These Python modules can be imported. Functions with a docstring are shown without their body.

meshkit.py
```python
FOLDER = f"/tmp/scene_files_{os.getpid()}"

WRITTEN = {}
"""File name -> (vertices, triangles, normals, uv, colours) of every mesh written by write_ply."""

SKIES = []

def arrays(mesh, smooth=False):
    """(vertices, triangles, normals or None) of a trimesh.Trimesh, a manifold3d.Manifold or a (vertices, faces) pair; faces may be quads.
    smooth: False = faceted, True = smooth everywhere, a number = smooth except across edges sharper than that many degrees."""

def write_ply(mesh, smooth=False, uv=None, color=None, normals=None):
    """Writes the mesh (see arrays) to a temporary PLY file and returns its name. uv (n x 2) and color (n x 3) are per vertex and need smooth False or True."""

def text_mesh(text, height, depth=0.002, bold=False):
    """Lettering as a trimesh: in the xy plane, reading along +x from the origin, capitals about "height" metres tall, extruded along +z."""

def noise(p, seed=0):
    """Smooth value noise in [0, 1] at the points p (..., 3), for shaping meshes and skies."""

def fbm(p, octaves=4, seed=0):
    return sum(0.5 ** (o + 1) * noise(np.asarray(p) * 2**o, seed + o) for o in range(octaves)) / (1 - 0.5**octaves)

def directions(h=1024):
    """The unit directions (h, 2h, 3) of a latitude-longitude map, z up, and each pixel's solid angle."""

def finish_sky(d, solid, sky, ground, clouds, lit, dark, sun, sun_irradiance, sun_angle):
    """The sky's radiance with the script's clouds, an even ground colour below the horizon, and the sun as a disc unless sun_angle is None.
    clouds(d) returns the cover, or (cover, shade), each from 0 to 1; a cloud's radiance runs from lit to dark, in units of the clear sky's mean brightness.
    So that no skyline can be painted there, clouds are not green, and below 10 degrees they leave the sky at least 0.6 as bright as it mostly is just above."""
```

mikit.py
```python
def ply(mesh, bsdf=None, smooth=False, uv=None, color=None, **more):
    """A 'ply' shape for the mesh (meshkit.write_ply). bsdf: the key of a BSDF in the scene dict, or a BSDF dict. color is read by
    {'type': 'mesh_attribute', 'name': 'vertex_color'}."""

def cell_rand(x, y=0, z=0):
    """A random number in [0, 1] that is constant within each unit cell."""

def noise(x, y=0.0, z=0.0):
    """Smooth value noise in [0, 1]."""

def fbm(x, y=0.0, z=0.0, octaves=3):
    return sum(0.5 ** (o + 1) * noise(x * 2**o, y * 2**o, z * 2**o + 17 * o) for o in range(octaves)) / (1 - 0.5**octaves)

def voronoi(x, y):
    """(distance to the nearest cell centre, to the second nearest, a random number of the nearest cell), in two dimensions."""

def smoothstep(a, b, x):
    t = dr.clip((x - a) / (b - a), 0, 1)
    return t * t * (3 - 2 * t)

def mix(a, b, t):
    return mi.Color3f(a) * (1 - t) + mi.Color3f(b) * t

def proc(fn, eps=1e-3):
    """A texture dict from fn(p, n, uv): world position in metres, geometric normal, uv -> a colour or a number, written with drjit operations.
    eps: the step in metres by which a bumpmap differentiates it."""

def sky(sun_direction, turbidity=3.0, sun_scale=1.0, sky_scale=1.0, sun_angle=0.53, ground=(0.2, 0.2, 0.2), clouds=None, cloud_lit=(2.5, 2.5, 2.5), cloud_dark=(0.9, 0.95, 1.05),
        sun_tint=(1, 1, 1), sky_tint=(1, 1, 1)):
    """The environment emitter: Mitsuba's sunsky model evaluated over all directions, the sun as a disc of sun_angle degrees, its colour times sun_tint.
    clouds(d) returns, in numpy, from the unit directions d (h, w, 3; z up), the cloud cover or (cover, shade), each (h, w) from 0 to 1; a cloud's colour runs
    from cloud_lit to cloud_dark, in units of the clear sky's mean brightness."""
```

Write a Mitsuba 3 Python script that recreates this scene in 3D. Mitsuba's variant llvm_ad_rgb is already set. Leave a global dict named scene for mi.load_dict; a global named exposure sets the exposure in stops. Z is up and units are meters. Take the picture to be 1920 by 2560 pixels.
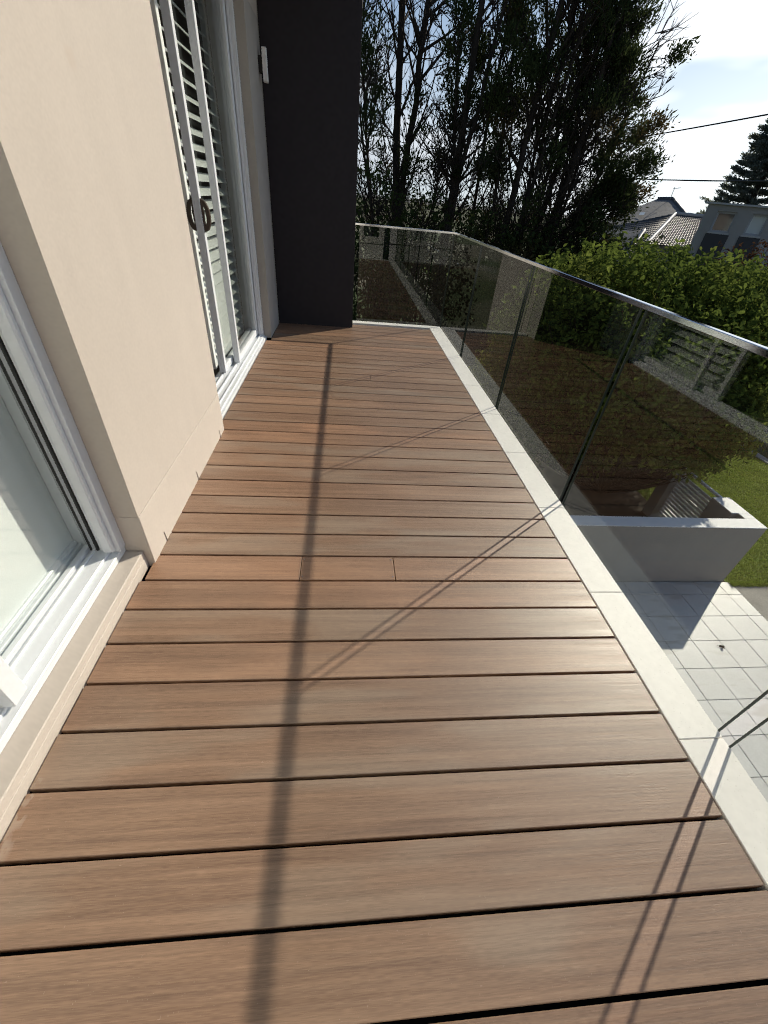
import math, random
import numpy as np, trimesh, mitsuba as mi, drjit as dr
import mikit, meshkit
from mikit import proc, noise, fbm, voronoi, cell_rand, smoothstep, mix

T = mi.ScalarTransform4f
scene, labels = {'type': 'scene'}, {}

# ---------------------------------------------------------------- camera, sky, exposure
CAM_H = 1.2562
YAW, PITCH, ROLL, HFOV = 0.1342, -0.6559, 0.1027, 86.438
fw = np.array([math.sin(YAW) * math.cos(PITCH), math.cos(YAW) * math.cos(PITCH), math.sin(PITCH)])
rt = np.array([math.cos(YAW), -math.sin(YAW), 0.0]); up = np.cross(rt, fw)
up2 = -rt * math.sin(ROLL) + up * math.cos(ROLL)
scene['camera'] = {'type': 'perspective', 'fov': HFOV, 'fov_axis': 'x', 'near_clip': 0.02, 'far_clip': 3000.0,
                   'to_world': T().look_at(origin=[0, 0, CAM_H], target=[float(v) for v in np.array([0, 0, CAM_H]) + fw], up=[float(v) for v in up2])}
SUN = np.array([1.355, 1.065, 0.985]); SUN /= np.linalg.norm(SUN)

def clouds(d):
    x, y, z = d[..., 0], d[..., 1], np.maximum(d[..., 2], 0.02)
    q = np.stack([x / (z + 0.25) * 2.2 + 0.7 * y, y / (z + 0.25) * 1.1, z * 9], -1)
    f = meshkit.fbm(q * 1.3 + 5.3, 4, 3)
    g = meshkit.fbm(q * 0.45 + 2.1, 2, 8)
    c = np.clip((0.62 * f + 0.38 * g - 0.385) * 5.0, 0, 1)
    c = np.maximum(c, np.clip(0.75 - z * 2.6, 0, 0.62))
    t = np.clip((z - 0.25) / 0.40, 0, 1); c = c * (1 - 0.92 * t * t * (3 - 2 * t))      # the overcast band lies low, clear blue above
    # thin cloud scatters light forward: bright round the sun, duller away from it
    away = np.arccos(np.clip(d @ SUN, -1, 1))
    return c * 0.9, np.clip((away - 0.30) / 0.95, 0, 1) ** 0.75

scene['sky'] = mikit.sky(SUN.tolist(), turbidity=3.0, sky_scale=0.68, sky_tint=(0.92, 1.0, 1.12), clouds=clouds, cloud_lit=(7.6, 7.65, 7.7), cloud_dark=(1.35, 1.6, 1.95), sun_tint=(0.88, 1.02, 1.27))
exposure = 2.08

# ---------------------------------------------------------------- materials
def two(b): return {'type': 'twosided', 'bsdf': b}
def pr(col, rough=0.6, spec=0.5, **k):
    c = proc(col) if callable(col) else {'type': 'rgb', 'value': list(col)}
    r = proc(rough) if callable(rough) else rough
    return {'type': 'principled', 'base_color': c, 'roughness': r, 'specular': spec, **k}
def bump(b, fn, eps=1e-3): return {'type': 'bumpmap', 'arbitrary': proc(fn, eps), 'bsdf': b, 'scale': 1.0}
def mat(key, b, ts=True): scene[key] = two(b) if ts else b

PITCH_Y, Y0, GAP = 0.143, 0.0101, 0.0086
def deck_col(p, n, uv):
    i = dr.floor((p.y - Y0) / PITCH_Y)
    tone = cell_rand(i, 3)
    hue = cell_rand(i, 9)
    s1 = fbm(p.x * 1.3 + i * 17.3, p.y * 70 + i * 3.1, 0, 4)
    s2 = fbm(p.x * 6.0 + i * 7.7, p.y * 260, 2, 3)
    blot = fbm(p.x * 2.3 + i * 5.0, p.y * 9.0, 4, 3)
    fine = noise(p.x * 60, p.y * 900, i)
    t = dr.clip(0.5 + (s1 - 0.5) * 0.62 + (s2 - 0.5) * 0.50 + (blot - 0.5) * 0.42 + (tone - 0.5) * 0.16 + (fine - 0.5) * 0.34, 0, 1)
    c = mix((0.124, 0.068, 0.041), (0.282, 0.172, 0.108), t)
    c = mix(c, mi.Color3f(0.215, 0.165, 0.125) * (0.75 + 0.5 * t), 0.55 * smoothstep(0.48, 0.72, blot) * (0.4 + 0.6 * hue))
    c = mix(c, mi.Color3f(0.33, 0.165, 0.088) * (0.6 + 0.8 * t), 0.42 * smoothstep(0.35, 0.9, 1 - hue) * (0.35 + 0.65 * smoothstep(0.40, 0.62, blot)))
    sp = noise(p.x * 220, p.y * 300, 5)
    c = mix(c, (0.38, 0.30, 0.24), 0.3 * smoothstep(0.95, 0.995, sp))
    # pale sawdust left on the board ends nearest the plinth
    ds = (1 - smoothstep(-0.765, -0.725, p.x + 0.03 * (noise(p.y * 40, p.x * 40, 3) - 0.5))) * smoothstep(0.45, 0.6, fbm(p.x * 90, p.y * 60, 9, 3)) * dr.select(p.y < 0.47, 1.0, 0.0)
    return mix(c, (0.36, 0.30, 0.25), 0.4 * ds)
def deck_bump(p, n, uv):
    return 0.00016 * fbm(p.x * 9, p.y * 420, 1, 2) + 0.00012 * noise(p.x * 300, p.y * 700, 2)
def deck_rough(p, n, uv):
    return 0.40 + 0.16 * fbm(p.x * 3, p.y * 120, 7, 3)
mat('m_deck', bump(pr(deck_col, deck_rough, 1.0), deck_bump, 6e-4))
mat('m_black', pr((0.012, 0.011, 0.010), 0.8))

def render_col(base, amt=0.05):
    def f(p, n, uv):
        g = fbm(p.x * 110 + p.y * 140, p.z * 150, p.y * 70, 3)
        b = fbm(p.y * 1.4 + p.x, p.z * 1.4, 3, 4)
        s = fbm(p.y * 14 + p.x * 9, p.z * 3.0, 6, 3)
        return mi.Color3f(*base) * (1 + amt * 1.9 * (g - 0.5) + amt * 1.6 * (b - 0.5) + amt * 0.8 * (s - 0.5))
    return f
def wall_col(p, n, uv):
    c = render_col((0.430, 0.385, 0.342), 0.06)(p, n, uv)
    # a faint round scuff high on the wall and a few small chips
    r = dr.sqrt(dr.square((p.y - 1.68) * 1.1) + dr.square(p.z - 1.48)) + 0.03 * (fbm(p.y * 22, p.z * 22, 1) - 0.5)
    c = mix(c, (0.40, 0.33, 0.27), 0.32 * (1 - smoothstep(0.012, 0.034, r)))
    return c
def render_bump(p, n, uv):
    return 0.0008 * fbm(p.y * 210 + p.x * 180, p.z * 210, p.x * 60, 3) + 0.0006 * fbm(p.y * 17 + p.x * 14, p.z * 11, 3, 2)
mat('m_render', bump(pr(wall_col, 0.75, 0.3), render_bump, 1e-3))
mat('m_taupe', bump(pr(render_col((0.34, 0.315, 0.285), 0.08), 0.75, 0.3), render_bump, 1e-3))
mat('m_plinth', pr(render_col((0.45, 0.403, 0.358), 0.06), 0.6, 0.3))
mat('m_white', pr(render_col((0.60, 0.625, 0.655), 0.03), 0.32, 0.5))
mat('m_grey_alu', pr((0.36, 0.38, 0.40), 0.3, 0.5))
mat('m_rubber', pr((0.02, 0.021, 0.022), 0.5))
def clad_col(p, n, uv):
    g = fbm(p.x * 40, p.z * 40, 2, 3)
    b = fbm(p.x * 1.6, p.z * 0.9, 4, 4)
    return mi.Color3f(0.027, 0.0245, 0.0295) * (0.8 + 0.22 * g + 0.2 * b)
mat('m_clad', pr(clad_col, 0.75, 0.2))
def stone_col(p, n, uv):
    g = fbm(p.x * 70, p.y * 70, 1, 4)
    b = fbm(p.x * 6, p.y * 3, 3, 3)
    k = cell_rand(dr.floor((p.y - 0.497) / 0.595), 5)
    sp = noise(p.x * 240, p.y * 240, 3)
    c = mi.Color3f(0.77, 0.755, 0.715) * (0.93 + 0.10 * (g - 0.5) + 0.10 * (b - 0.5) + 0.06 * k)
    return mix(c, (0.50, 0.47, 0.42), 0.5 * smoothstep(0.9, 0.98, sp))
mat('m_stone', pr(stone_col, 0.55, 0.4))
def tile_col(p, n, uv):
    k = cell_rand(dr.floor((p.x - 4.32) / 0.392), dr.floor((p.y - 2.54) / 0.401))
    b = fbm(p.x * 3.1, p.y * 3.1, 2, 4)
    st = fbm(p.x * 1.3 + 4, p.y * 6.5, 5, 4)
    g = noise(p.x * 90, p.y * 90, 4)
    c = mi.Color3f(0.51, 0.515, 0.50) * (0.93 + 0.09 * (k - 0.5) + 0.16 * (b - 0.5) + 0.06 * (g - 0.5))
    return mix(c, (0.36, 0.35, 0.31), 0.55 * smoothstep(0.60, 0.72, st))
mat('m_tile', pr(tile_col, 0.5, 0.4))
mat('m_grout', pr((0.20, 0.20, 0.185), 0.9, 0.2))
def conc_col(p, n, uv):
    return mi.Color3f(0.30, 0.285, 0.255) * (0.75 + 0.35 * fbm(p.x * 5, p.y * 5, 1, 5) + 0.15 * noise(p.x * 60, p.y * 60))
mat('m_concrete', pr(conc_col, 0.85, 0.3))
def asph_col(p, n, uv):
    return mi.Color3f(0.15, 0.15, 0.152) * (0.75 + 0.35 * fbm(p.x * 1.3, p.y * 0.5, 1, 4) + 0.3 * noise(p.x * 45, p.y * 45))
mat('m_asphalt', pr(asph_col, 0.85, 0.35))
def lawn_col(p, n, uv):
    b = fbm(p.x * 1.7, p.y * 1.7, 1, 4); g = fbm(p.x * 26, p.y * 26, 3, 3)
    c = mix((0.09, 0.135, 0.026), (0.20, 0.25, 0.058), dr.clip(0.5 + (b - 0.5) * 1.2 + (g - 0.5) * 1.3, 0, 1))
    return mix(c, (0.17, 0.15, 0.06), 0.4 * smoothstep(0.6, 0.75, fbm(p.x * 4 + 9, p.y * 4, 8, 3)))
mat('m_lawn', pr(lawn_col, 0.9, 0.2))
def grass_col(p, n, uv):
    b = fbm(p.x * 1.7, p.y * 1.7, 1, 4); r = cell_rand(dr.floor(p.x * 70), dr.floor(p.y * 70))
    return mix((0.13, 0.19, 0.033), (0.31, 0.365, 0.085), dr.clip(0.15 + b * 0.6 + r * 0.35, 0, 1))
scene['m_grass'] = {'type': 'principledthin', 'base_color': proc(grass_col), 'roughness': 0.6, 'diff_trans': 0.7, 'spec_trans': 0.0}
def soil_col(p, n, uv):
    return mi.Color3f(0.040, 0.033, 0.025) * (0.5 + fbm(p.x * 2.5, p.y * 2.5, 1, 2))
mat('m_soil', pr(soil_col, 0.95, 0.2))
def ground_col(p, n, uv):
    return mix((0.05, 0.07, 0.025), (0.14, 0.13, 0.09), smoothstep(0.35, 0.65, fbm(p.x * 0.13, p.y * 0.13, 1, 5)))
mat('m_ground', pr(ground_col, 0.95, 0.2))
scene['m_glass'] = {'type': 'thindielectric', 'int_ior': 1.75, 'specular_reflectance': 0.36, 'specular_transmittance': {'type': 'rgb', 'value': [0.97, 1.0, 0.985]}}
mat('m_edge', pr((0.010, 0.020, 0.016), 0.12, 0.6))
scene['m_rail'] = {'type': 'twosided', 'bsdf': {'type': 'roughconductor', 'material': 'Al', 'alpha': 0.015, 'specular_reflectance': 0.82}}
mat('m_bronze', pr((0.085, 0.066, 0.052), 0.35, 0.5, metallic=0.4))
mat('m_steel', pr((0.30, 0.30, 0.30), 0.35, 0.5, metallic=0.9))
def blind_col(p, n, uv):
    w = noise(p.y * 900, p.z * 900, 1)
    return mi.Color3f(0.68, 0.715, 0.72) * (0.96 + 0.07 * (w - 0.5) + 0.05 * (fbm(p.y * 2.2, p.z * 1.1, 2) - 0.5))
mat('m_blind', pr(blind_col, 0.85, 0.2))
mat('m_louvre', pr((0.74, 0.75, 0.74), 0.4, 0.4))
mat('m_room', pr((0.18, 0.17, 0.16), 0.9, 0.2))

def leaf(key, a, b, c, s, rough, dt, spec=None):
    def f(p, n, uv):
        k = cell_rand(dr.floor(p.x * s * 13), dr.floor(p.y * s * 13), dr.floor(p.z * s * 13))
        g = fbm(p.x * s, p.y * s, p.z * s, 3)
        col = mix(a, b, dr.clip(g * 0.8 + k * 0.55 - 0.15, 0, 1))
        return mix(col, c, smoothstep(0.58, 0.72, fbm(p.x * s * 0.8 + 7, p.y * s * 0.8, p.z * s * 0.8, 3)) * 0.7)
    scene[key] = {'type': 'principledthin', 'base_color': proc(f), 'roughness': rough, 'diff_trans': dt, 'spec_trans': 0.0, 'eta': 1.55}
leaf('m_conifer', (0.020, 0.034, 0.016), (0.055, 0.070, 0.026), (0.10, 0.062, 0.030), 1.3, 0.6, 0.7)
leaf('m_shrubleaf', (0.026, 0.052, 0.014), (0.17, 0.22, 0.045), (0.32, 0.33, 0.075), 1.1, 0.18, 0.8)
leaf('m_darkleaf', (0.020, 0.034, 0.012), (0.050, 0.066, 0.022), (0.085, 0.06, 0.03), 1.0, 0.45, 0.4)
leaf('m_redleaf', (0.055, 0.026, 0.018), (0.11, 0.065, 0.035), (0.13, 0.035, 0.02), 1.4, 0.45, 0.5)
leaf('m_hazed_pine', (0.10, 0.12, 0.10), (0.17, 0.19, 0.155), (0.16, 0.16, 0.12), 0.5, 0.6, 1.2)  # far pine: leaf tones lifted, distant haze and glare put into the colour
def bark_col(p, n, uv):
    return mi.Color3f(0.042, 0.033, 0.026) * (0.45 + 1.0 * fbm(p.x * 9, p.y * 9, p.z * 2.2, 4))
mat('m_bark', pr(bark_col, 0.9, 0.2))
def dtile_col(p, n, uv):
    k = cell_rand(dr.floor(p.x * 3.1), dr.floor(p.y * 3.1), dr.floor(p.z * 7))
    return mi.Color3f(0.060, 0.064, 0.070) * (0.7 + 0.6 * k)
mat('m_roof_dark', pr(dtile_col, 0.55, 0.4))
mat('m_roof_glazed', pr(dtile_col, 0.6, 0.3))
mat('m_ridge', pr((0.30, 0.29, 0.28), 0.5, 0.5))
mat('m_grey_wall', pr(render_col((0.30, 0.29, 0.275), 0.12), 0.7, 0.3))
mat('m_pale_wall', pr(render_col((0.42, 0.42, 0.41), 0.1), 0.7, 0.3))
mat('m_dark_wall', pr(render_col((0.055, 0.055, 0.058), 0.12), 0.7, 0.3))
mat('m_pane', pr((0.05, 0.055, 0.06), 0.05, 0.8))
mat('m_curtain', pr(render_col((0.62, 0.66, 0.64), 0.06), 0.7, 0.4))
mat('m_wire', pr((0.03, 0.03, 0.032), 0.6))
mat('m_cable', pr((0.42, 0.42, 0.42), 0.5))
mat('m_wall_white', pr(render_col((0.74, 0.74, 0.73), 0.04), 0.65, 0.3))
mat('m_planter', pr(render_col((0.30, 0.285, 0.26), 0.09), 0.7, 0.3))

# ---------------------------------------------------------------- mesh helpers
def box(x0, x1, y0, y1, z0, z1, c=0.0):
    if c <= 0:
        m = trimesh.creation.box(bounds=[[x0, y0, z0], [x1, y1, z1]]); return m
    pts = []
    for a in (0, 1):
        for b in (0, 1):
            for d in (0, 1):
                X, Y, Z = (x0, x1)[a], (y0, y1)[b], (z0, z1)[d]
                sx, sy, sz = (1 - 2 * a) * c, (1 - 2 * b) * c, (1 - 2 * d) * c
                pts += [(X, Y + sy, Z + sz), (X + sx, Y, Z + sz), (X + sx, Y + sy, Z)]
    return trimesh.convex.convex_hull(np.array(pts))
def join(ms): return trimesh.util.concatenate(ms)
def prism_y(profile, y0, y1):
    """profile: counter-clockwise (x, z) points; extruded along y."""
    from shapely.geometry import Polygon
    m = trimesh.creation.extrude_polygon(Polygon(profile), y1 - y0, engine='earcut')
    v = m.vertices.copy(); m.vertices = np.stack([v[:, 0], y0 + v[:, 2], v[:, 1]], -1); m.invert(); return m
def tube(pts, rad, sides=6):
    p = np.asarray(pts, float); n = len(p); rad = np.broadcast_to(rad, (n,))
    t = np.gradient(p, axis=0); t /= np.linalg.norm(t, axis=1, keepdims=True) + 1e-12
    ref = np.where(np.abs(t[:, 2:]) < 0.9, [0, 0, 1.0], [1.0, 0, 0])
    a = np.cross(t, ref); a /= np.linalg.norm(a, axis=1, keepdims=True) + 1e-12; b = np.cross(t, a)
    an = np.arange(sides) * 2 * np.pi / sides
    v = (p[:, None] + rad[:, None, None] * (np.cos(an)[None, :, None] * a[:, None] + np.sin(an)[None, :, None] * b[:, None])).reshape(-1, 3)
    i, j = np.meshgrid(np.arange(n - 1), np.arange(sides), indexing='ij'); k = (j + 1) % sides
    q = np.stack([i * sides + j, i * sides + k, (i + 1) * sides + k, (i + 1) * sides + j], -1).reshape(-1, 4)
    f = np.vstack([q[:, [0, 1, 2]], q[:, [0, 2, 3]]])
    c0, c1 = len(v), len(v) + 1
    v = np.vstack([v, p[:1], p[-1:]])
    jj = np.arange(sides)
    f = np.vstack([f, np.stack([np.full(sides, c0), (jj + 1) % sides, jj], -1), np.stack([np.full(sides, c1), (n - 1) * sides + jj, (n - 1) * sides + (jj + 1) % sides], -1)])
    return v, f
class Soup:
    def __init__(s): s.v, s.f, s.n = [], [], 0
    def add(s, v, f): s.v.append(v); s.f.append(np.asarray(f) + s.n); s.n += len(v)
    def mesh(s): return (np.vstack(s.v), np.vstack(s.f))

def numbered(k):
    if k not in scene and k not in labels and not any(q.startswith(k + '__') for q in scene): return k
    i = 1
    while f'{k}_{i:03d}' in scene or f'{k}_{i:03d}' in labels or any(q.startswith(f'{k}_{i:03d}__') for q in scene): i += 1
    return f'{k}_{i:03d}'
def put(key, mesh, m, smooth=False, label=None, **more):
    key = numbered(key); scene[key] = mikit.ply(mesh, m, smooth, **more)
    if label: labels[key] = {'label': label}
    return key
def thing(key, label, cat, group=None):
    key = numbered(key); labels[key] = {'label': label, 'category': cat}
    if group: labels[key]['group'] = group
    return key
def struct(key, kind='structure', label=None):
    labels[key] = {'kind': kind}
    if label: labels[key]['label'] = label
    return key
counters = {}
def seq(base):
    n = counters.get(base, 0); counters[base] = n + 1
    return base if n == 0 else f'{base}_{n:03d}'
def quick(base, mesh, m, smooth=False, label=None):
    k = seq(base); scene[k] = mikit.ply(mesh, m, smooth)
    if label: labels[k] = {'label': label}
    return k

# ================================================================ GROUND
G = -3.1
struct('ground', label='green and brown ground beyond the garden')
put('ground', (np.array([[-700, -700, G - 0.03], [700, -700, G - 0.03], [700, 700, G - 0.03], [-700, 700, G - 0.03]], float), np.array([[0, 1, 2], [0, 2, 3]])), 'm_ground')
del labels['ground']['label']

def sheet(x0, x1, y0, y1, z, nx=1, ny=1):
    xs, ys = np.linspace(x0, x1, nx + 1), np.linspace(y0, y1, ny + 1)
    X, Y = np.meshgrid(xs, ys, indexing='ij'); v = np.stack([X.ravel(), Y.ravel(), np.full(X.size, z)], -1)
    i, j = np.meshgrid(np.arange(nx), np.arange(ny), indexing='ij'); a = i * (ny + 1) + j
    return v, np.vstack([np.stack([a, a + ny + 1, a + ny + 2], -1).reshape(-1, 3), np.stack([a, a + ny + 2, a + 1], -1).reshape(-1, 3)])

# paving of pale square tiles with recessed joints
struct('paving')
put('paving__bed', sheet(1.0, 6.125, -5.0, 4.0, G - 0.012), 'm_grout')
xl = [4.32 + 0.392 * k for k in range(-5, 5)] + [6.12]
yl = [2.54 + 0.401 * k for k in range(-7, 4)] + [3.995]
yl[-2] = min(yl[-2], 3.743)
tb = box(-0.5, 0.5, -0.5, 0.5, -0.02, 0.0, 0)
for i in range(len(xl) - 1):
    for j in range(len(yl) - 1):
        if xl[i] < 3.4 or (xl[i] > 6.3): continue
        dz = 0.0008 * ((i * 7 + j * 5) % 3)
        quick('paving__tile', box(xl[i] + .003, xl[i + 1] - .003, yl[j] + .003, yl[j + 1] - .003, G - .02, G + dz, 0.002), 'm_tile')
put('path', sheet(6.125, 14, -6, 3.93, G - 0.004), 'm_concrete'); struct('path')
put('lawn', sheet(6.06, 10.2, 3.93, 40, G - 0.008), 'm_lawn'); struct('lawn')
put('road', sheet(10.42, 19, 3.2, 120, G - 0.10), 'm_asphalt'); struct('road')
put('kerb', box(10.2, 10.42, 3.0, 60, G - 0.25, G + 0.03, 0.015), 'm_concrete'); struct('kerb')
put('soil', sheet(1.3, 6.06, 4.0, 13, G - 0.006), 'm_soil'); struct('soil')

rng = np.random.default_rng(11)
def blades(n, x0, x1, y0, y1, h0, h1):
    c = np.stack([rng.uniform(x0, x1, n), rng.uniform(y0, y1, n), np.full(n, G - 0.01)], -1)
    a = rng.uniform(0, 2 * np.pi, n); w = rng.uniform(.003, .006, n); h = rng.uniform(h0, h1, n)
    s = np.stack([np.cos(a) * w, np.sin(a) * w, 0 * a], -1)
    lean = np.stack([rng.normal(0, .45, n) * h, rng.normal(0, .45, n) * h, h], -1)
    v = np.stack([c - s, c + s, c + lean], 1).reshape(-1, 3)
    return v, np.arange(3 * n).reshape(-1, 3)
gr = Soup(); gr.add(*blades(110000, 6.08, 10.2, 3.93, 8.2, .02, .055)); gr.add(*blades(50000, 6.08, 10.2, 8.2, 14, .03, .06))
# longer unmown fringe at the edge of the path
gr.add(*blades(4000, 6.08, 9.5, 3.90, 3.98, .03, .08))
put('grass', gr.mesh(), 'm_grass'); labels['grass'] = {'label': 'short mown green grass covering the front lawn', 'category': 'grass', 'kind': 'stuff'}

# ================================================================ DECK
XR, XG = 1.0585, 1.22
struct('deck')
put('deck__substrate', box(-1.0, 1.055, -0.70, 5.36, -0.30, -0.060), 'm_black')
ends = np.random.default_rng(5)
def board(x0, x1, i, key, dz=0.0):
    ya, yb = Y0 + i * PITCH_Y + GAP / 2, Y0 + (i + 1) * PITCH_Y - GAP / 2
    quick(key, box(x0, x1, ya, yb, -0.030, 0.0 + dz, 0.0015), 'm_deck')
for i in range(-5, 38):
    ym = Y0 + (i + .5) * PITCH_Y
    if ym > 5.34: continue
    xa = -0.768 + ends.uniform(-.0012, .0012) if ym < 1.2 else (-0.755 if ym < 2.42 else (-0.786 if ym < 4.5 else -0.745))
    xb = XR - 0.006
    if i in (8, 24):
        board(xa, -0.1615, i, 'deck__board'); board(-0.1585, 0.2325, i, 'deck__board', 0.0006); board(0.2355, xb, i, 'deck__board')
        for sx in (-0.150, 0.224):
            for sy in (0.022, 0.121):
                if i == 8: quick('deck__screw', trimesh.creation.cylinder(0.0032, 0.0022, sections=10, transform=trimesh.transformations.translation_matrix([sx, Y0 + i * PITCH_Y + sy, 0.0012])), 'm_steel')
    else:
        board(xa, xb, i, 'deck__board')
# white stone coping, slab by slab
cy = [-0.87, -0.10, 0.497] + [0.497 + 0.595 * k for k in range(1, 9)] + [5.385]
cy = sorted(set(round(v, 4) for v in cy if v < 5.386))
for a, b in zip(cy[:-1], cy[1:]):
    if b - a < 0.05: continue
    quick('deck__coping_slab', box(XR, 1.212, a + .0008, b - .0008, -0.03, 0.0, 0.0025), 'm_stone')
for a, b in ((0.10, 0.66), (0.66, 1.212)):
    quick('deck__coping_slab', box(a + .0008, b - .0008, 5.387, 5.503, -0.03, 0.0, 0.0025), 'm_stone')
quick('deck__coping_slab', box(-0.7, 1.056, -0.87, -0.708, -0.03, 0.0, 0.0025), 'm_stone')
put('deck__slab_edge', join([box(1.056, 1.208, -0.87, 5.50, -0.34, -0.032), box(0.1, 1.054, 5.362, 5.50, -0.34, -0.032), box(-1, 1.054, -.87, -.702, -.34, -.032)]), 'm_pale_wall')

# ================================================================ GLASS BALUSTRADE
b = thing('glass_balustrade', 'frameless clear glass balustrade with thin polished metal top rail along the deck edge', 'balustrade')
ZB, ZT = -0.16, 0.985
def sheet_x(x, y0, y1, z0, z1): return np.array([[x, y0, z0], [x, y1, z0], [x, y1, z1], [x, y0, z1]], float), np.array([[0, 1, 2], [0, 2, 3]])
def sheet_y(y, x0, x1, z0, z1): return np.array([[x0, y, z0], [x1, y, z0], [x1, y, z1], [x0, y, z1]], float), np.array([[0, 1, 2], [0, 2, 3]])
def panel_x(y0, y1):
    k = quick(b + '__glass_panel', sheet_x(XG, y0 + .002, y1 - .002, ZB, ZT), 'm_glass')
    for ya, yb in ((y0, y0 + .003), (y1 - .003, y1)):
        put(k + '__edge', box(XG - .006, XG + .006, ya, yb, ZB, ZT, 0.0006), 'm_edge')
for y0, y1 in ((-0.74, 0.474), (0.520, 1.731), (1.766, 2.990), (3.027, 4.292), (4.328, 5.502)): panel_x(y0, y1)
YG = 5.512
k = quick(b + '__glass_panel', sheet_y(YG, 0.152, 1.212, ZB, ZT), 'm_glass')
for xa in (0.150, 1.2105): put(k + '__edge', box(xa, xa + .0025, YG - .006, YG + .006, ZB, ZT, 0.0006), 'm_edge')
RZ0, RZ1, RW = 0.978, 0.999, 0.012
put(b + '__top_rail', box(XG - RW, XG + RW, -0.76, YG + RW, RZ0, RZ1, 0.0022), 'm_rail')
put(b + '__top_rail', box(0.096, XG - RW - .0005, YG - RW, YG + RW, RZ0, RZ1, 0.0022), 'm_rail')

# ================================================================ HOUSE
h = thing('house', 'beige rendered house wall with white framed sliding doors opening onto the deck', 'house')
WX, WI = -0.749, -1.0
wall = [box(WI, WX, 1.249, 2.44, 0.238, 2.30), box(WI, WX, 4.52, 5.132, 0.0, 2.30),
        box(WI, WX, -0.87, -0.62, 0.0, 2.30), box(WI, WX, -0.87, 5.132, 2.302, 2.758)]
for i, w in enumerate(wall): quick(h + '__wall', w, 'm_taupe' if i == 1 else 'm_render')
quick(h + '__plinth_band', box(WI, WX + .0025, 1.249, 2.44, -0.02, 0.236, 0.0015), 'm_plinth', label='smooth lower band of the beige wall')
put(h + '__lower_wall', box(-1.2, -0.80, -0.87, 5.13, G, -0.31), 'm_render')
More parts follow.
